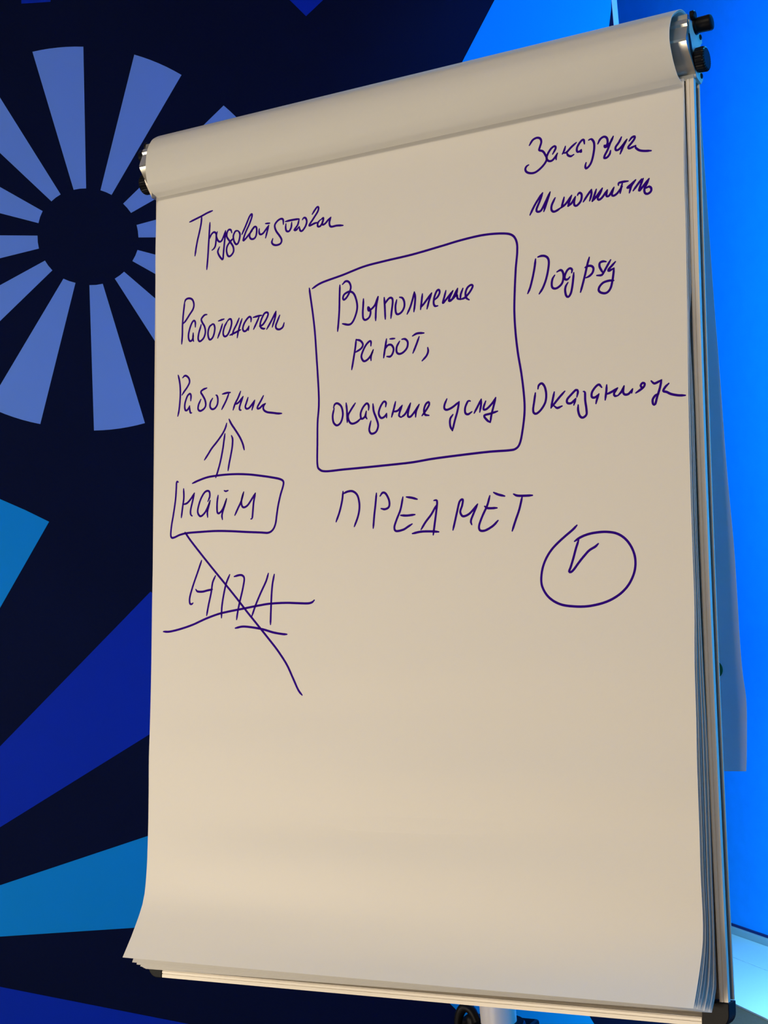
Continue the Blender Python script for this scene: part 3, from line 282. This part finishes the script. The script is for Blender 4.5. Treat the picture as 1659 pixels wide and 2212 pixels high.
SMALL_BURST=[[(-1.3496, 2.2085), (-1.3351, 2.2103), (-1.3205, 2.2102), (-1.2977, 2.5427), (-1.3173, 2.5437), (-1.3372, 2.5439), (-1.357, 2.5431), (-1.3768, 2.5415), (-1.3965, 2.539), (-1.4158, 2.5357)], [(-1.2878, 2.204), (-1.275, 2.1986), (-1.263, 2.1917), (-1.0749, 2.4663), (-1.0915, 2.477), (-1.1086, 2.487), (-1.1263, 2.4963), (-1.1443, 2.5048), (-1.1627, 2.5124), (-1.1812, 2.5192)], [(-1.238, 2.1695), (-1.2291, 2.1586), (-1.2216, 2.1467), (-0.91, 2.3004), (-0.9203, 2.3161), (-0.9312, 2.3316), (-0.9429, 2.3467), (-0.9553, 2.3614), (-0.9683, 2.3756), (-0.9818, 2.3892)], [(-1.2112, 2.1176), (-1.2094, 2.1028), (-1.2095, 2.0879), (-0.8716, 2.0696), (-0.8703, 2.0892), (-0.8699, 2.1091), (-0.8703, 2.1289), (-0.8716, 2.1487), (-0.8738, 2.1683), (-0.8767, 2.1877)], [(-1.2142, 2.0586), (-1.2205, 2.0455), (-1.2284, 2.0332), (-0.945, 1.8447), (-0.9342, 1.8611), (-0.9241, 1.8781), (-0.9147, 1.8956), (-0.906, 1.9134), (-0.8982, 1.9315), (-0.8912, 1.9498)], [(-1.2499, 2.0094), (-1.2609, 2.0013), (-1.2728, 1.9945), (-1.1176, 1.6983), (-1.098, 1.7071), (-1.0787, 1.7168), (-1.0599, 1.7275), (-1.0417, 1.739), (-1.0242, 1.7512), (-1.0075, 1.764)], [(-1.3017, 1.9843), (-1.3172, 1.9826), (-1.3329, 1.9831), (-1.3522, 1.6422), (-1.3323, 1.6414), (-1.3123, 1.6414), (-1.2923, 1.6423), (-1.2723, 1.6441), (-1.2524, 1.6467), (-1.2329, 1.6502)], [(-1.3644, 1.9906), (-1.3782, 1.9955), (-1.3912, 2.0021), (-1.5897, 1.7173), (-1.5716, 1.7069), (-1.5529, 1.6972), (-1.5337, 1.6883), (-1.514, 1.6803), (-1.4939, 1.6732), (-1.4737, 1.6671)], [(-1.4149, 2.0232), (-1.4231, 2.0346), (-1.4298, 2.047), (-1.7278, 1.906), (-1.7217, 1.8869), (-1.7148, 1.8681), (-1.7071, 1.8496), (-1.6987, 1.8317), (-1.6896, 1.8142), (-1.68, 1.7974)], [(-1.4411, 2.0759), (-1.4424, 2.091), (-1.4417, 2.1063), (-1.7603, 2.1277), (-1.7613, 2.1093), (-1.7615, 2.0908), (-1.7609, 2.0722), (-1.7595, 2.0537), (-1.7573, 2.0353), (-1.7544, 2.0171)], [(-1.437, 2.1353), (-1.4319, 2.1495), (-1.425, 2.1628), (-1.695, 2.3437), (-1.7044, 2.3268), (-1.7132, 2.3094), (-1.7213, 2.2915), (-1.7286, 2.2732), (-1.735, 2.2546), (-1.7406, 2.2358)], [(-1.4029, 2.1844), (-1.3921, 2.1926), (-1.3803, 2.1994), (-1.5259, 2.4853), (-1.5426, 2.4771), (-1.559, 2.4682), (-1.5751, 2.4586), (-1.5907, 2.4483), (-1.6057, 2.4374), (-1.6202, 2.426)]]
OTHER_RAYS=[('cyan', [(-1.4736, 1.4383), (-1.5249, 1.4699), (-1.5802, 1.5007), (-1.6546, 1.5502), (-1.7335, 1.5891), (-2.0077, 0.7846), (-1.9426, 0.747)]), ('dark', [(-1.2549, 1.2534), (-1.1948, 1.1961), (-1.1321, 1.1018), (-1.0916, 1.0149), (-1.6464, 0.7425), (-1.8542, 0.6391), (-1.8909, 0.7034)]), ('cyan', [(-0.9982, 0.748), (-0.9777, 0.6037), (-0.9805, 0.4476), (-1.8249, 0.5005), (-1.8258, 0.5734)]), ('dark', [(-1.0076, 0.1439), (-1.0492, 0.0258), (-1.1166, -0.0858), (-1.8615, 0.3653), (-1.8353, 0.4291)]), ('cyan', [(-0.677, 0.25), (-0.33, 0.2054), (-0.2484, 0.0388), (-0.537, 0.0818)]), ('cyan', [(-0.2414, 2.7049), (0.0072, 2.6966), (-0.0045, 2.582), (-0.0651, 2.3089), (-0.4778, 2.3348)]), ('dark', [(-1.4313, 2.6491), (-1.4249, 2.7226), (-1.3549, 2.7202), (-1.3642, 2.651)]), ('dark', [(-0.8479, 2.6862), (-0.7656, 2.5941), (-0.6634, 2.6798)])]

# ------------------------------------------------------------------ setting
def struct(o, **k):
    o['kind'] = 'structure'
    for a, b in k.items(): o[a] = b
    return o
def slab(name, corners, z0, z1, material):
    n = len(corners)
    vs = [(x, y, z0) for x, y in corners] + [(x, y, z1) for x, y in corners]
    fs = [[i, (i + 1) % n, n + (i + 1) % n, n + i] for i in range(n)] + [list(range(n))[::-1], list(range(n, 2 * n))]
    bm = bmesh.new(); bv = [bm.verts.new(v) for v in vs]
    for f in fs: bm.faces.new([bv[i] for i in f])
    return from_bm(name, bm, material)

WP = Vector((-0.383, 3.236)); WD = Vector((0.8046, -0.5938)).normalized(); WN = Vector((WD.y, -WD.x))  # WN points into the room
if WN.y > 0: WN = -WN
def wp(t, d): q = WP + WD * t + WN * d; return (q.x, q.y)
LOOK_R = Vector(BANNER_RIGHT[:2]); LOOK_N = Vector(BANNER_NORMAL[:2])
HI = 3.25
# room: blue wall on the right, a wall far behind the banner, one on the left, one behind the camera
r0 = wp(-1.6, 0); r1 = wp(5.4, 0)
bl_ = (r0[0] - 5.0 * LOOK_R.x, r0[1] - 5.0 * LOOK_R.y)
c1 = (r1[0] + WN.x * 4.9, r1[1] + WN.y * 4.9)
c2 = (bl_[0] - LOOK_N.x * 7.0, bl_[1] - LOOK_N.y * 7.0)
poly = [r0, r1, c1, c2, bl_]
floor = struct(slab('floor', poly, -0.10, 0.0, M_CARPET))
ceiling = struct(slab('ceiling', poly, HI, HI + 0.1, M_CEIL))
def wall(name, p, q, material, th=0.1):
    p = Vector(p); q = Vector(q); d = (q - p).normalized(); nrm = Vector((d.y, -d.x))
    cen = sum((Vector(v) for v in poly), Vector((0, 0))) / len(poly)
    if nrm.dot(cen - p) > 0: nrm = -nrm
    return struct(slab(name, [p, q, q + nrm * th, p + nrm * th], 0, HI, material))
wall('wall_right', r0, r1, M_WALLBLUE)
wall('wall_front', r1, c1, M_WALL)
wall('wall_near', c1, c2, M_WALL)
wall('wall_left', c2, bl_, M_WALL)
wall('wall_back', bl_, r0, M_WALL)
# skirting, with a solid dark strip painting in the shadow gap above it
sk = [wp(-1.6, 0.0), wp(5.4, 0.0), wp(5.4, 0.012), wp(-1.6, 0.012)]
bevel(struct(slab('baseboard_right', sk, 0.0, 0.026, M_SKIRT)), 0.002)
gap = [wp(-1.6, 0.0), wp(5.4, 0.0), wp(5.4, 0.003), wp(-1.6, 0.003)]
struct(slab('shadow_gap_strip', gap, 0.0262, 0.034, mat('dark_blue_shadow_gap', (0.004, 0.01, 0.12), 0.8, var=0.05)))
# pale laminate border along the wall: two boards with a visible joint
e0 = Vector((-0.17689331, 2.59630626)); e1 = Vector((-0.0539678, 2.49452447)); ed = (e1 - e0).normalized()
pa = e0 - ed * 1.9; pb = e0 + ed * 3.0
def between(s):       # point pairs between the wall foot and the border's outer edge
    A = Vector(wp(-1.6, 0.013)); B = Vector(wp(3.4, 0.013))
    return A.lerp(pa, s), B.lerp(pb, s)
border = bpy.data.objects.new('trim_1', None); COL.objects.link(border); border['kind'] = 'structure'
for s0, s1 in ((0.0, 0.375), (0.380, 1.0)):
    A0, B0 = between(s0); A1, B1 = between(s1)
    o = slab('laminate_board', [A0, B0, B1, A1], 0.0, 0.006, M_LAMINATE); o.parent = border; bevel(o, 0.0008)

# ------------------------------------------------------------------ printed backdrop banner
BP = Vector(BANNER_POINT); BR = Vector(BANNER_RIGHT); BN = Vector(BANNER_NORMAL)     # BN points away from the viewer
def bnp(s, z, d): return BP + BR * s + Vector((0, 0, z)) - BN * d                       # d = toward the viewer
banner = empty('backdrop_banner', BP + BR * -2.0, 'dark navy printed backdrop with blue sunburst rays, standing behind the flip chart', 'backdrop')
XR = 0.0015
def bbox(name, s0, s1, z0, z1, d0, d1, material, parent):
    return extrude_poly(name, [(s0, z0), (s1, z0), (s1, z1), (s0, z1)], lambda p, q, t: bnp(p, q, t), d0, d1, material, parent)
# the printed cloth itself, softly waved
nx, nz = 60, 40
vs = []; fs = []
for j in range(nz + 1):
    for i in range(nx + 1):
        s = -4.1 + (4.1 - XR) * i / nx; z = 0.04 + 2.98 * j / nz
        vs.append(bnp(s, z, 0.0))
for j in range(nz):
    for i in range(nx):
        k = j * (nx + 1) + i; fs.append([k, k + 1, k + nx + 2, k + nx + 1])
cloth = from_py('printed_cloth', vs, fs, M_BANNER, banner)
m = cloth.modifiers.new('solid', 'SOLIDIFY'); m.thickness = 0.004; m.offset = -1
bbox('backing_frame', -4.1, -0.002, 0.03, 3.03, -0.03, -0.006, M_ALU, banner)
tr = bbox('edge_trim', -0.0015, 0.0125, 0.04, 3.02, -0.03, 0.002, M_TRIMSTRIP, banner); bevel(tr, 0.002)
tr['label'] = 'pale edge strip at the right side of the backdrop'
for s in (-3.7, -2.0, -0.35):
    extrude_poly('foot', [(-0.05, 0.0), (0.05, 0.0), (0.05, 0.03), (-0.05, 0.03)], lambda p, q, t, s=s: bnp(s + p, q, t), -0.35, 0.004, M_BLACK, banner, 0.004)
def ray(poly2, material, label=None):
    vs = [bnp(p, q, 0.0006) for p, q in poly2] + [bnp(p, q, -0.0005) for p, q in poly2]
    n = len(poly2); fs = [list(range(n))] + [[i, n + i, n + (i + 1) % n, (i + 1) % n] for i in range(n)]
    bm = bmesh.new(); bv = [bm.verts.new(v) for v in vs]
    for f in fs: bm.faces.new([bv[i] for i in f])
    o = from_bm('printed_ray', bm, material, banner)
    if label: o['label'] = label
def clip_right(poly2, xmax):
    out = []
    for i in range(len(poly2)):
        a = poly2[i - 1]; b = poly2[i]
        if (a[0] <= xmax) != (b[0] <= xmax):
            t = (xmax - a[0]) / (b[0] - a[0]); out.append((xmax, a[1] + (b[1] - a[1]) * t))
        if b[0] <= xmax: out.append(b)
    return out
def clip_top(poly2, zmax):
    return [(q, p) for p, q in clip_right([(q, p) for p, q in poly2], zmax)]
for p in SMALL_BURST: ray(p, M_PERI, 'periwinkle ray of the smaller sunburst')
for k, p in OTHER_RAYS:
    p = clip_top(clip_right(p, -0.002), 3.0)
    ray(p, M_CYAN if k == 'cyan' else M_DBLUE, 'cyan printed ray' if k == 'cyan' else 'deep blue printed ray')
adopt(banner)

# ------------------------------------------------------------------ flip chart easel
W_, H_ = 0.700, 1.000
COLX = 0.3785
easel_y = (bp(COLX, 0, -0.15)).y
easel = empty('flip_chart_easel', (COLX, easel_y, 0), 'mobile flip chart easel with an aluminium framed board leaning back on one pale grey column', 'easel')
# rail cross-section: (distance in from the outer edge, out of the board)
RAIL = [(0.0, 0.0), (0.0040, 0.0), (0.0041, -0.0010), (0.0047, -0.0010), (0.0048, 0.0), (0.0072, 0.0), (0.0073, -0.0010), (0.0079, -0.0010),
        (0.0080, 0.0), (0.0086, -0.0002), (0.0088, -0.0140), (0.020, -0.0140), (0.020, -0.020), (0.0, -0.020), (0.0, -0.0180), (0.0078, -0.0180),
        (0.0078, -0.0150), (0.0072, -0.0070), (0.0, -0.0065)]
extrude_bowed('frame_rail', RAIL, lambda p, q, t: bp(W_ - p - 0.0031 * math.sin(math.pi * (t - 0.02) / 0.93), t, q), [0.024 + 0.926 * k / 18 for k in range(19)], M_ALU, easel)
extrude_poly('frame_rail', RAIL, lambda p, q, t: bp(p, t, q), 0.024, 0.950, M_ALU, easel)
extrude_poly('frame_rail', RAIL, lambda p, q, t: bp(t, p, q), 0.0195, W_ - 0.027, M_ALU, easel)
g_ = extrude_bowed('groove_shade', [(0.0022, -0.0071), (0.0022, -0.0149), (0.0072, -0.0149), (0.0072, -0.0071)], lambda p, q, t: bp(W_ - p - 0.0031 * math.sin(math.pi * (t - 0.02) / 0.93), t, q),
                   [0.026 + 0.922 * k / 18 for k in range(19)], M_BLACK, easel); g_['label'] = 'dark strip in the side of the frame'
extrude_poly('whiteboard_panel', [(0.018, 0.018), (W_ - 0.018, 0.018), (W_ - 0.018, 0.955), (0.018, 0.955)],
             lambda p, q, t: bp(p, q, t), -0.016, -0.006, M_WHITEBOARD, easel)
def corner(flip):
    w1 = 0.027 if not flip else 0.0195
    pts = []
    R_ = 0.013
    for k in range(9):
        an = -math.pi / 2 * k / 8
        pts.append((R_ - R_ * math.cos(an * -1), R_ - R_ * math.sin(-an)))
    # outline: rounded at the outer corner, an L towards the rails
    pts = [(w1, 0.0)] + [(R_ - R_ * math.sin(math.pi / 2 * k / 8), R_ - R_ * math.cos(math.pi / 2 * k / 8)) for k in range(9)] + [(0.0, 0.024), (0.021, 0.024), (0.0225, 0.021), (w1, 0.0205)]
    f = (lambda p, q, t: bp(W_ + 0.0006 - p, q - 0.0006, t)) if not flip else (lambda p, q, t: bp(p - 0.0006, q - 0.0006, t))
    o = extrude_poly('corner_cap', pts, f, -0.0208, 0.0008, M_BLACK, easel); bevel(o, 0.0008)
    o['label'] = 'black plastic corner cap'
corner(False); corner(True)
# top rail behind the clamp and the faceted clamp bar in front of the paper
extrude_poly('top_rail', [(0.950, -0.022), (1.008, -0.022), (1.0165, -0.016), (1.0185, -0.004), (1.0165, 0.0085), (1.009, 0.0095), (0.990, 0.004), (0.966, -0.004), (0.950, -0.004)],
             lambda p, q, t: bp(t, p, q), -0.0105, W_ - 0.0015, M_CLAMP, easel, ang=0.5)
CLAMP = [(1.0085, 0.0145), (1.0070, 0.0165), (1.0020, 0.0188), (0.9995, 0.0172), (0.9870, 0.0226), (0.9840, 0.0236), (0.9815, 0.0232), (0.9790, 0.0218), (0.9725, 0.0160),
         (0.9655, 0.0075), (0.9600, 0.0008), (0.9560, -0.0040), (0.9545, -0.0035), (0.9600, 0.0040), (0.9660, 0.0015), (0.9800, 0.0095), (0.9990, 0.0130)]
CLAMP = CLAMP[:12] + [(0.9550, -0.0060), (0.9640, -0.0010), (0.9800, 0.0070), (1.0000, 0.0125)]
extrude_poly('clamp_bar', CLAMP, lambda p, q, t: bp(t, p, q), -0.0085, W_ + 0.0012, M_CLAMP, easel, ang=0.35)
PLATE = [(1.0095, 0.0100), (1.0085, -0.0150), (1.0050, -0.0285), (0.9990, -0.0295), (0.9935, -0.0235), (0.9660, -0.0235), (0.9620, -0.0275), (0.9570, -0.0275), (0.9510, -0.0220),
         (0.9530, -0.0070), (0.9650, 0.0040), (0.9800, 0.0135), (1.0000, 0.0110)]
for side in (1, 0):
    a0, a1, sg = (W_ - 0.0015, W_ + 0.0010, 1) if side else (-0.0100, -0.0130, -1)
    pl = extrude_poly('end_plate', PLATE, lambda p, q, t: bp(t, p, q), a0, a1, M_ALU, easel)
    for b_, c_ in ((1.0030, -0.0235), (0.9600, -0.0225)):
        vs, fs = lathe([(0, 0.0030), (0.0008, 0.0030), (0.0011, 0.0024), (0.0006, 0.0010)], bp(a1, b_, c_), X * sg, 16)
        s_ = from_py('screw', vs, fs, M_BLACK, pl)
    # black sliver painting in the dark gap between plate and clamp jaw
    lv = extrude_poly('clamp_gap_shade', [(0.9925, 0.0150), (0.9930, 0.0120), (0.9800, 0.0060), (0.9640, -0.0030), (0.9625, 0.0000), (0.9740, 0.0105)], lambda p, q, t: bp(t, p, q), a1 - 0.001 * sg, a1 + 0.0008 * sg, M_BLACK, easel)
    # upper clamp knob (smooth) and lower knurled wheel
    vs, fs = lathe([(0, 0.0095), (0.002, 0.0090), (0.003, 0.0080), (0.0165, 0.0084), (0.0180, 0.0076), (0.0186, 0.0060), (0.0186, 0.0015)], bp(a1, 1.0095, -0.0085), X * sg, 28)
    kn = smooth_by_angle(from_py('clamp_knob', vs, fs, M_BLACK, easel)); kn['label'] = 'black cylindrical clamp knob'
    kx = 1.0 if side else 1.15
    vs, fs = lathe([(t_ * kx, r_) for t_, r_ in ((0, 0.0105), (0.0015, 0.0128), (0.0090, 0.0132), (0.0108, 0.0126), (0.0118, 0.0112), (0.0118, 0.0020))], bp(a1, 0.9715, -0.0085), X * sg, 56, 0.045)
    kw = from_py('knurled_knob', vs, fs, M_BLACK, easel); kw['label'] = 'black knurled hand wheel on the clamp end'
    vs, fs = lathe([(0, 0.0050), (0.004, 0.0050), (0.0050, 0.0040)], bp(a1 - 0.001 * sg, 1.0170, 0.0010), X * sg, 16)
    smooth_by_angle(from_py('pivot_stud', vs, fs, M_BLACK, easel))
# column, bracket, collar with a looped lock handle, five-leg base
ey = easel_y
def world_box(name, x0, x1, y0, y1, z0, z1, material, parent, bev=0.002):
    o = extrude_poly(name, [(x0, y0), (x1, y0), (x1, y1), (x0, y1)], lambda p, q, t: Vector((p, q, t)), z0, z1, material, parent); return bevel(o, bev, 2)
vs, fs = lathe([(0.06, 0.0205), (1.30, 0.0205), (1.305, 0.0185)], Vector((COLX, ey, 0)), Vector((0, 0, 1)), 40)
col_ = smooth_by_angle(from_py('column', vs, fs, M_POLE, easel)); col_['label'] = 'pale grey round column'
mid = bp(COLX, 0.40, -0.02)
world_box('mounting_bracket', COLX - 0.06, COLX + 0.06, mid.y - 0.002, ey + 0.03, 1.20, 1.29, M_BLACK, easel, 0.004)
zc = 0.8095
vs, fs = lathe([(-0.050, 0.0300), (-0.048, 0.0320), (-0.006, 0.0320), (0.0, 0.0285), (0.001, 0.0210)], Vector((COLX, ey, zc - 0.0)), Vector((0, 0, 1)), 32)
smooth_by_angle(from_py('collar', vs, fs, M_BLACK, easel))
pts = [Vector((0.3405 - 0.0135 * math.cos(q_), ey - 0.004, 0.795 + 0.030 * math.sin(q_))) for q_ in [math.pi * k / 16 for k in range(17)]]
vs, fs = tube(pts, [0.0042 + 0.0016 * math.sin(math.pi * k / 16) for k in range(17)], 10)
lk = smooth_by_angle(from_py('lock_handle', vs, fs, M_BLACK, easel), 1.2); lk['label'] = 'black looped handle on the column'
world_box('lock_plate', 0.322, COLX + 0.036, ey + 0.006, ey + 0.034, 0.770, 0.8060, M_BLACK, easel, 0.004)
vs, fs = lathe([(-0.014, 0.004), (-0.012, 0.0065), (0.0, 0.0072), (0.004, 0.0055), (0.006, 0.002)], Vector((0.3455, ey - 0.002, 0.8120)), Vector((0, 0, 1)), 16)
smooth_by_angle(from_py('lock_button', vs, fs, M_BLACK, easel))
for k in range(5):
    an = math.radians(18 + 72 * k); d = Vector((math.cos(an), math.sin(an), 0)); s_ = Vector((-d.y, d.x, 0))
    base = Vector((COLX, ey, 0))
    vsl = []
    for t, z, hw, hh in ((0.012, 0.085, 0.022, 0.018), (0.15, 0.083, 0.019, 0.014), (0.30, 0.074, 0.014, 0.009)):
        for a_, b_ in ((-1, -1), (1, -1), (1, 1), (-1, 1)): vsl.append(base + d * t + s_ * hw * a_ + Vector((0, 0, z + hh * b_)))
    fsl = [[0, 1, 2, 3][::-1], [8, 9, 10, 11]]
    for j in (0, 4):
        for i in range(4): fsl.append([j + i, j + (i + 1) % 4, j + 4 + (i + 1) % 4, j + 4 + i])
    leg = bevel(from_py('leg', vsl, fsl, M_BLACK, easel), 0.004)
    cpos = base + d * 0.29 + Vector((0, 0, 0.028))
    vs, fs = lathe([(-0.016, 0.020), (-0.013, 0.028), (-0.004, 0.028), (-0.003, 0.022), (0.003, 0.022), (0.004, 0.028), (0.013, 0.028), (0.016, 0.020)], cpos, s_, 24)
    vs2, fs2 = tube([cpos + Vector((0, 0, 0.018)), cpos + Vector((0, 0, 0.050))], 0.007, 10)
    o = len(vs); c_ = from_py('caster', vs + vs2, fs + [[i + o for i in f] for f in fs2], M_BLACK, leg)
adopt(easel)

# ------------------------------------------------------------------ paper pad
pad = empty('paper_pad', bp(0.347, 0.03, 0.03), 'large warm white paper pad clamped on the easel, front sheet covered in violet-blue handwriting', 'paper pad')
A_L, A_R = 0.005, 0.689
def lerp(a, b, t): return a + (b - a) * t
FLc, FRc, RLc, RRc = [np.array(q) for q in (SHEET_FRONT_LEFT, SHEET_FRONT_RIGHT, SHEET_REAR_LEFT, SHEET_REAR_RIGHT)]
NS = len(FLc)
def ripple(r, b):
    # soft horizontal waves in the hanging half of the sheet, none at its side edges
    f = min(1.0, max(0.0, (0.36 - b) / 0.10))
    return f * math.sin(math.pi * min(max(r, 0), 1)) ** 0.6 * (0.0030 * math.sin(2 * math.pi * b / 0.118 + 0.5 + 1.3 * r) + 0.0014 * math.sin(2 * math.pi * b / 0.071 + 2.0 - 1.8 * r))
def sheet(name, L, R, a0, a1, off=0.0, th=0.00025, nr=16, crop=None, bow=0.0):
    rows = []
    for i in range(NS):
        row = []
        for j in range(nr + 1):
            r = j / nr
            p = L[i] * (1 - r) + R[i] * r
            row.append(bp(lerp(a0, a1, r), p[0], p[1] + off + bow * ripple(r, p[0])))
        rows.append(row)
    return thick_grid(name, rows, -th, M_PAPER, pad)
front = sheet('front_sheet', FLc, FRc, A_L, A_R, nr=28, bow=1.0)
front['label'] = 'top paper sheet carrying the handwriting, lower corners curling forward'
NSH = 10
for k in range(NSH):
    t = (k + 1.0) / NSH
    tt = [0.10, 0.17, 0.34, 0.40, 0.55, 0.62, 0.74, 0.83, 0.93, 1.0][k]
    tl = [0.42, 0.60, 0.62, 0.78, 0.84, 0.88, 0.92, 0.95, 0.98, 1.0][k]
    L = FLc * (1 - tl) + RLc * tl; R = FRc * (1 - tt) + RRc * tt
    q = sheet('paper_sheet', L, R, A_L + 0.0004 * ((k * 7) % 3), A_R + 0.0004 * ((k * 5) % 3), off=-0.00012 * (k + 1))
# handwriting: thin raised ribbons of ink lying on the front sheet
def front_c(a, b):
    r = (a - A_L) / (A_R - A_L); row = FLc * (1 - r) + FRc * r
    o = np.argsort(row[:, 0]); return float(np.interp(b, row[o, 0], row[o, 1])) + ripple(r, b)
def catmull(P, step=0.0011):
    out = []; n = len(P)
    for i in range(n - 1):
        p0 = P[i - 1] if i > 0 else P[i] * 2 - P[i + 1]; p1 = P[i]; p2 = P[i + 1]; p3 = P[i + 2] if i + 2 < n else P[i + 1] * 2 - P[i]
        m = max(2, int(np.linalg.norm(p2 - p1) / step))
        for k in range(m):
            t = k / m
            out.append(0.5 * ((2 * p1) + (p2 - p0) * t + (2 * p0 - 5 * p1 + 4 * p2 - p3) * t * t + (3 * p1 - p0 - 3 * p2 + p3) * t ** 3))
    out.append(P[-1]); return out
def ribbon(stroke, vs, fs, hw=0.00133, lift=0.00018):
    P = catmull([np.array((a * 1e-4, b * 1e-4)) for a, b, c in stroke])
    n = len(P)
    # rounded ends
    L = []
    for i in range(n):
        d = P[min(i + 1, n - 1)] - P[max(i - 1, 0)]; d = d / (np.linalg.norm(d) + 1e-9)
        s = min(1.0, 0.62 + 0.38 * min(i, n - 1 - i) / 3.0)
        L.append((P[i], d, hw * s))
    caps = lambda p, d, w_: [(p + d * w_ * 0.55, d, w_ * 0.8), (p + d * w_ * 0.95, d, w_ * 0.35)]
    L = [(p, -d_, w_) for (p, d_, w_) in caps(L[0][0], -L[0][1], L[0][2])][::-1] + L + caps(L[-1][0], L[-1][1], L[-1][2])
    base = len(vs)
    for p, d, w_ in L:
        nrm = np.array((-d[1], d[0]))
        for s, h in ((-1, 0.00001), (-0.75, lift), (0.75, lift), (1, 0.00001)):
            q = p + nrm * w_ * s
            vs.append(bp(q[0], q[1], front_c(q[0], q[1]) + h))
    for i in range(len(L) - 1):
        for k in range(3):
            a = base + i * 4 + k; fs.append([a, a + 1, a + 5, a + 4])
for name, label, strokes in HANDWRITING:
    vs = []; fs = []
    for s in strokes: ribbon(s, vs, fs)
    o = from_py(name, vs, fs, M_INK, front, smooth=False); o['label'] = label
# used sheets thrown over the top: out from the clamp, round the bar, hanging down behind
ROLL_R = [(0.9447, 0.0058), (0.9459, 0.0126), (0.9476, 0.0187), (0.9526, 0.0251), (0.9596, 0.0313), (0.9683, 0.0365), (0.9740, 0.0392), (0.9800, 0.0403), (0.9908, 0.0389), (0.9990, 0.0352), (1.0089, 0.0289)]
ROLL_L = [(0.9442, 0.0064), (0.9454, 0.0125), (0.9469, 0.0178), (0.9513, 0.0238), (0.9553, 0.0272), (0.9631, 0.0299), (0.9712, 0.0314), (0.9819, 0.0315), (0.9909, 0.0305), (1.0013, 0.0280), (1.0127, 0.0215)]
OVER = [(1.0190, 0.0150), (1.0265, 0.0020), (1.0290, -0.0120), (1.0255, -0.0260), (1.0150, -0.0370), (0.9950, -0.0440), (0.9500, -0.0500), (0.8800, -0.0570), (0.8117, -0.0640), (0.7273, -0.0725), (0.6645, -0.0809),
        (0.5804, -0.0900), (0.5286, -0.0976), (0.4639, -0.1085), (0.3713, -0.1150), (0.3385, -0.1206), (0.3086, -0.1290), (0.2605, -0.1235), (0.2386, -0.1186)]
def roll_sheet(name, inset, da, cut=0.0):
    L = np.array(ROLL_L + OVER); R = np.array(ROLL_R + OVER)
    def fine(P):
        P = [p for p in P]; out = []
        for i in range(len(P) - 1):
            p0 = P[max(i - 1, 0)]; p1 = P[i]; p2 = P[i + 1]; p3 = P[min(i + 2, len(P) - 1)]
            for k in range(5):
                t = k / 5; out.append(0.5 * ((2 * p1) + (p2 - p0) * t + (2 * p0 - 5 * p1 + 4 * p2 - p3) * t * t + (3 * p1 - p0 - 3 * p2 + p3) * t ** 3))
        out.append(P[-1]); return np.array(out)
    def shrink(P):
        T = np.gradient(P, axis=0); T /= np.linalg.norm(T, axis=1)[:, None] + 1e-9
        return P + np.stack([-T[:, 1], T[:, 0]], 1) * -inset
    L = shrink(fine(L)); R = shrink(fine(R))
    if cut: L = L[:-cut]; R = R[:-cut]
    nr = 14; rows = []
    for i in range(len(L)):
        rows.append([bp(lerp(0.008 + da, 0.6895 - da, j / nr), *(L[i] * (1 - j / nr) + R[i] * (j / nr))) for j in range(nr + 1)])
    return thick_grid(name, rows, 0.0003, M_THIN, pad)
fl_ = roll_sheet('flipped_sheet', 0.0, 0.0); fl_['label'] = 'used sheet thrown over the top bar and hanging down behind the board'
roll_sheet('flipped_sheet', 0.0009, 0.0005, 62)
roll_sheet('flipped_sheet', 0.0018, 0.0009, 60)
# round green mark on the front of the hanging sheet, beside the frame
n = 24
cyc = [(0.6620 + 0.0070 * math.cos(2 * math.pi * k / n), 0.3450 + 0.0085 * math.sin(2 * math.pi * k / n)) for k in range(n)]
ob, oc = zip(*sorted(OVER)); 
def over_c(b): return float(np.interp(b, ob, oc))
vs = [bp(a, b, over_c(b) + 0.0030) for a, b in cyc] + [bp(a, b, over_c(b) + 0.0022) for a, b in cyc]
fs = [list(range(n))] + [[i, (i + 1) % n, n + (i + 1) % n, n + i] for i in range(n)]
g = from_py('green_dot', vs, fs, M_GREEN, fl_); g['label'] = 'round green mark on the hanging sheet'
adopt(pad)
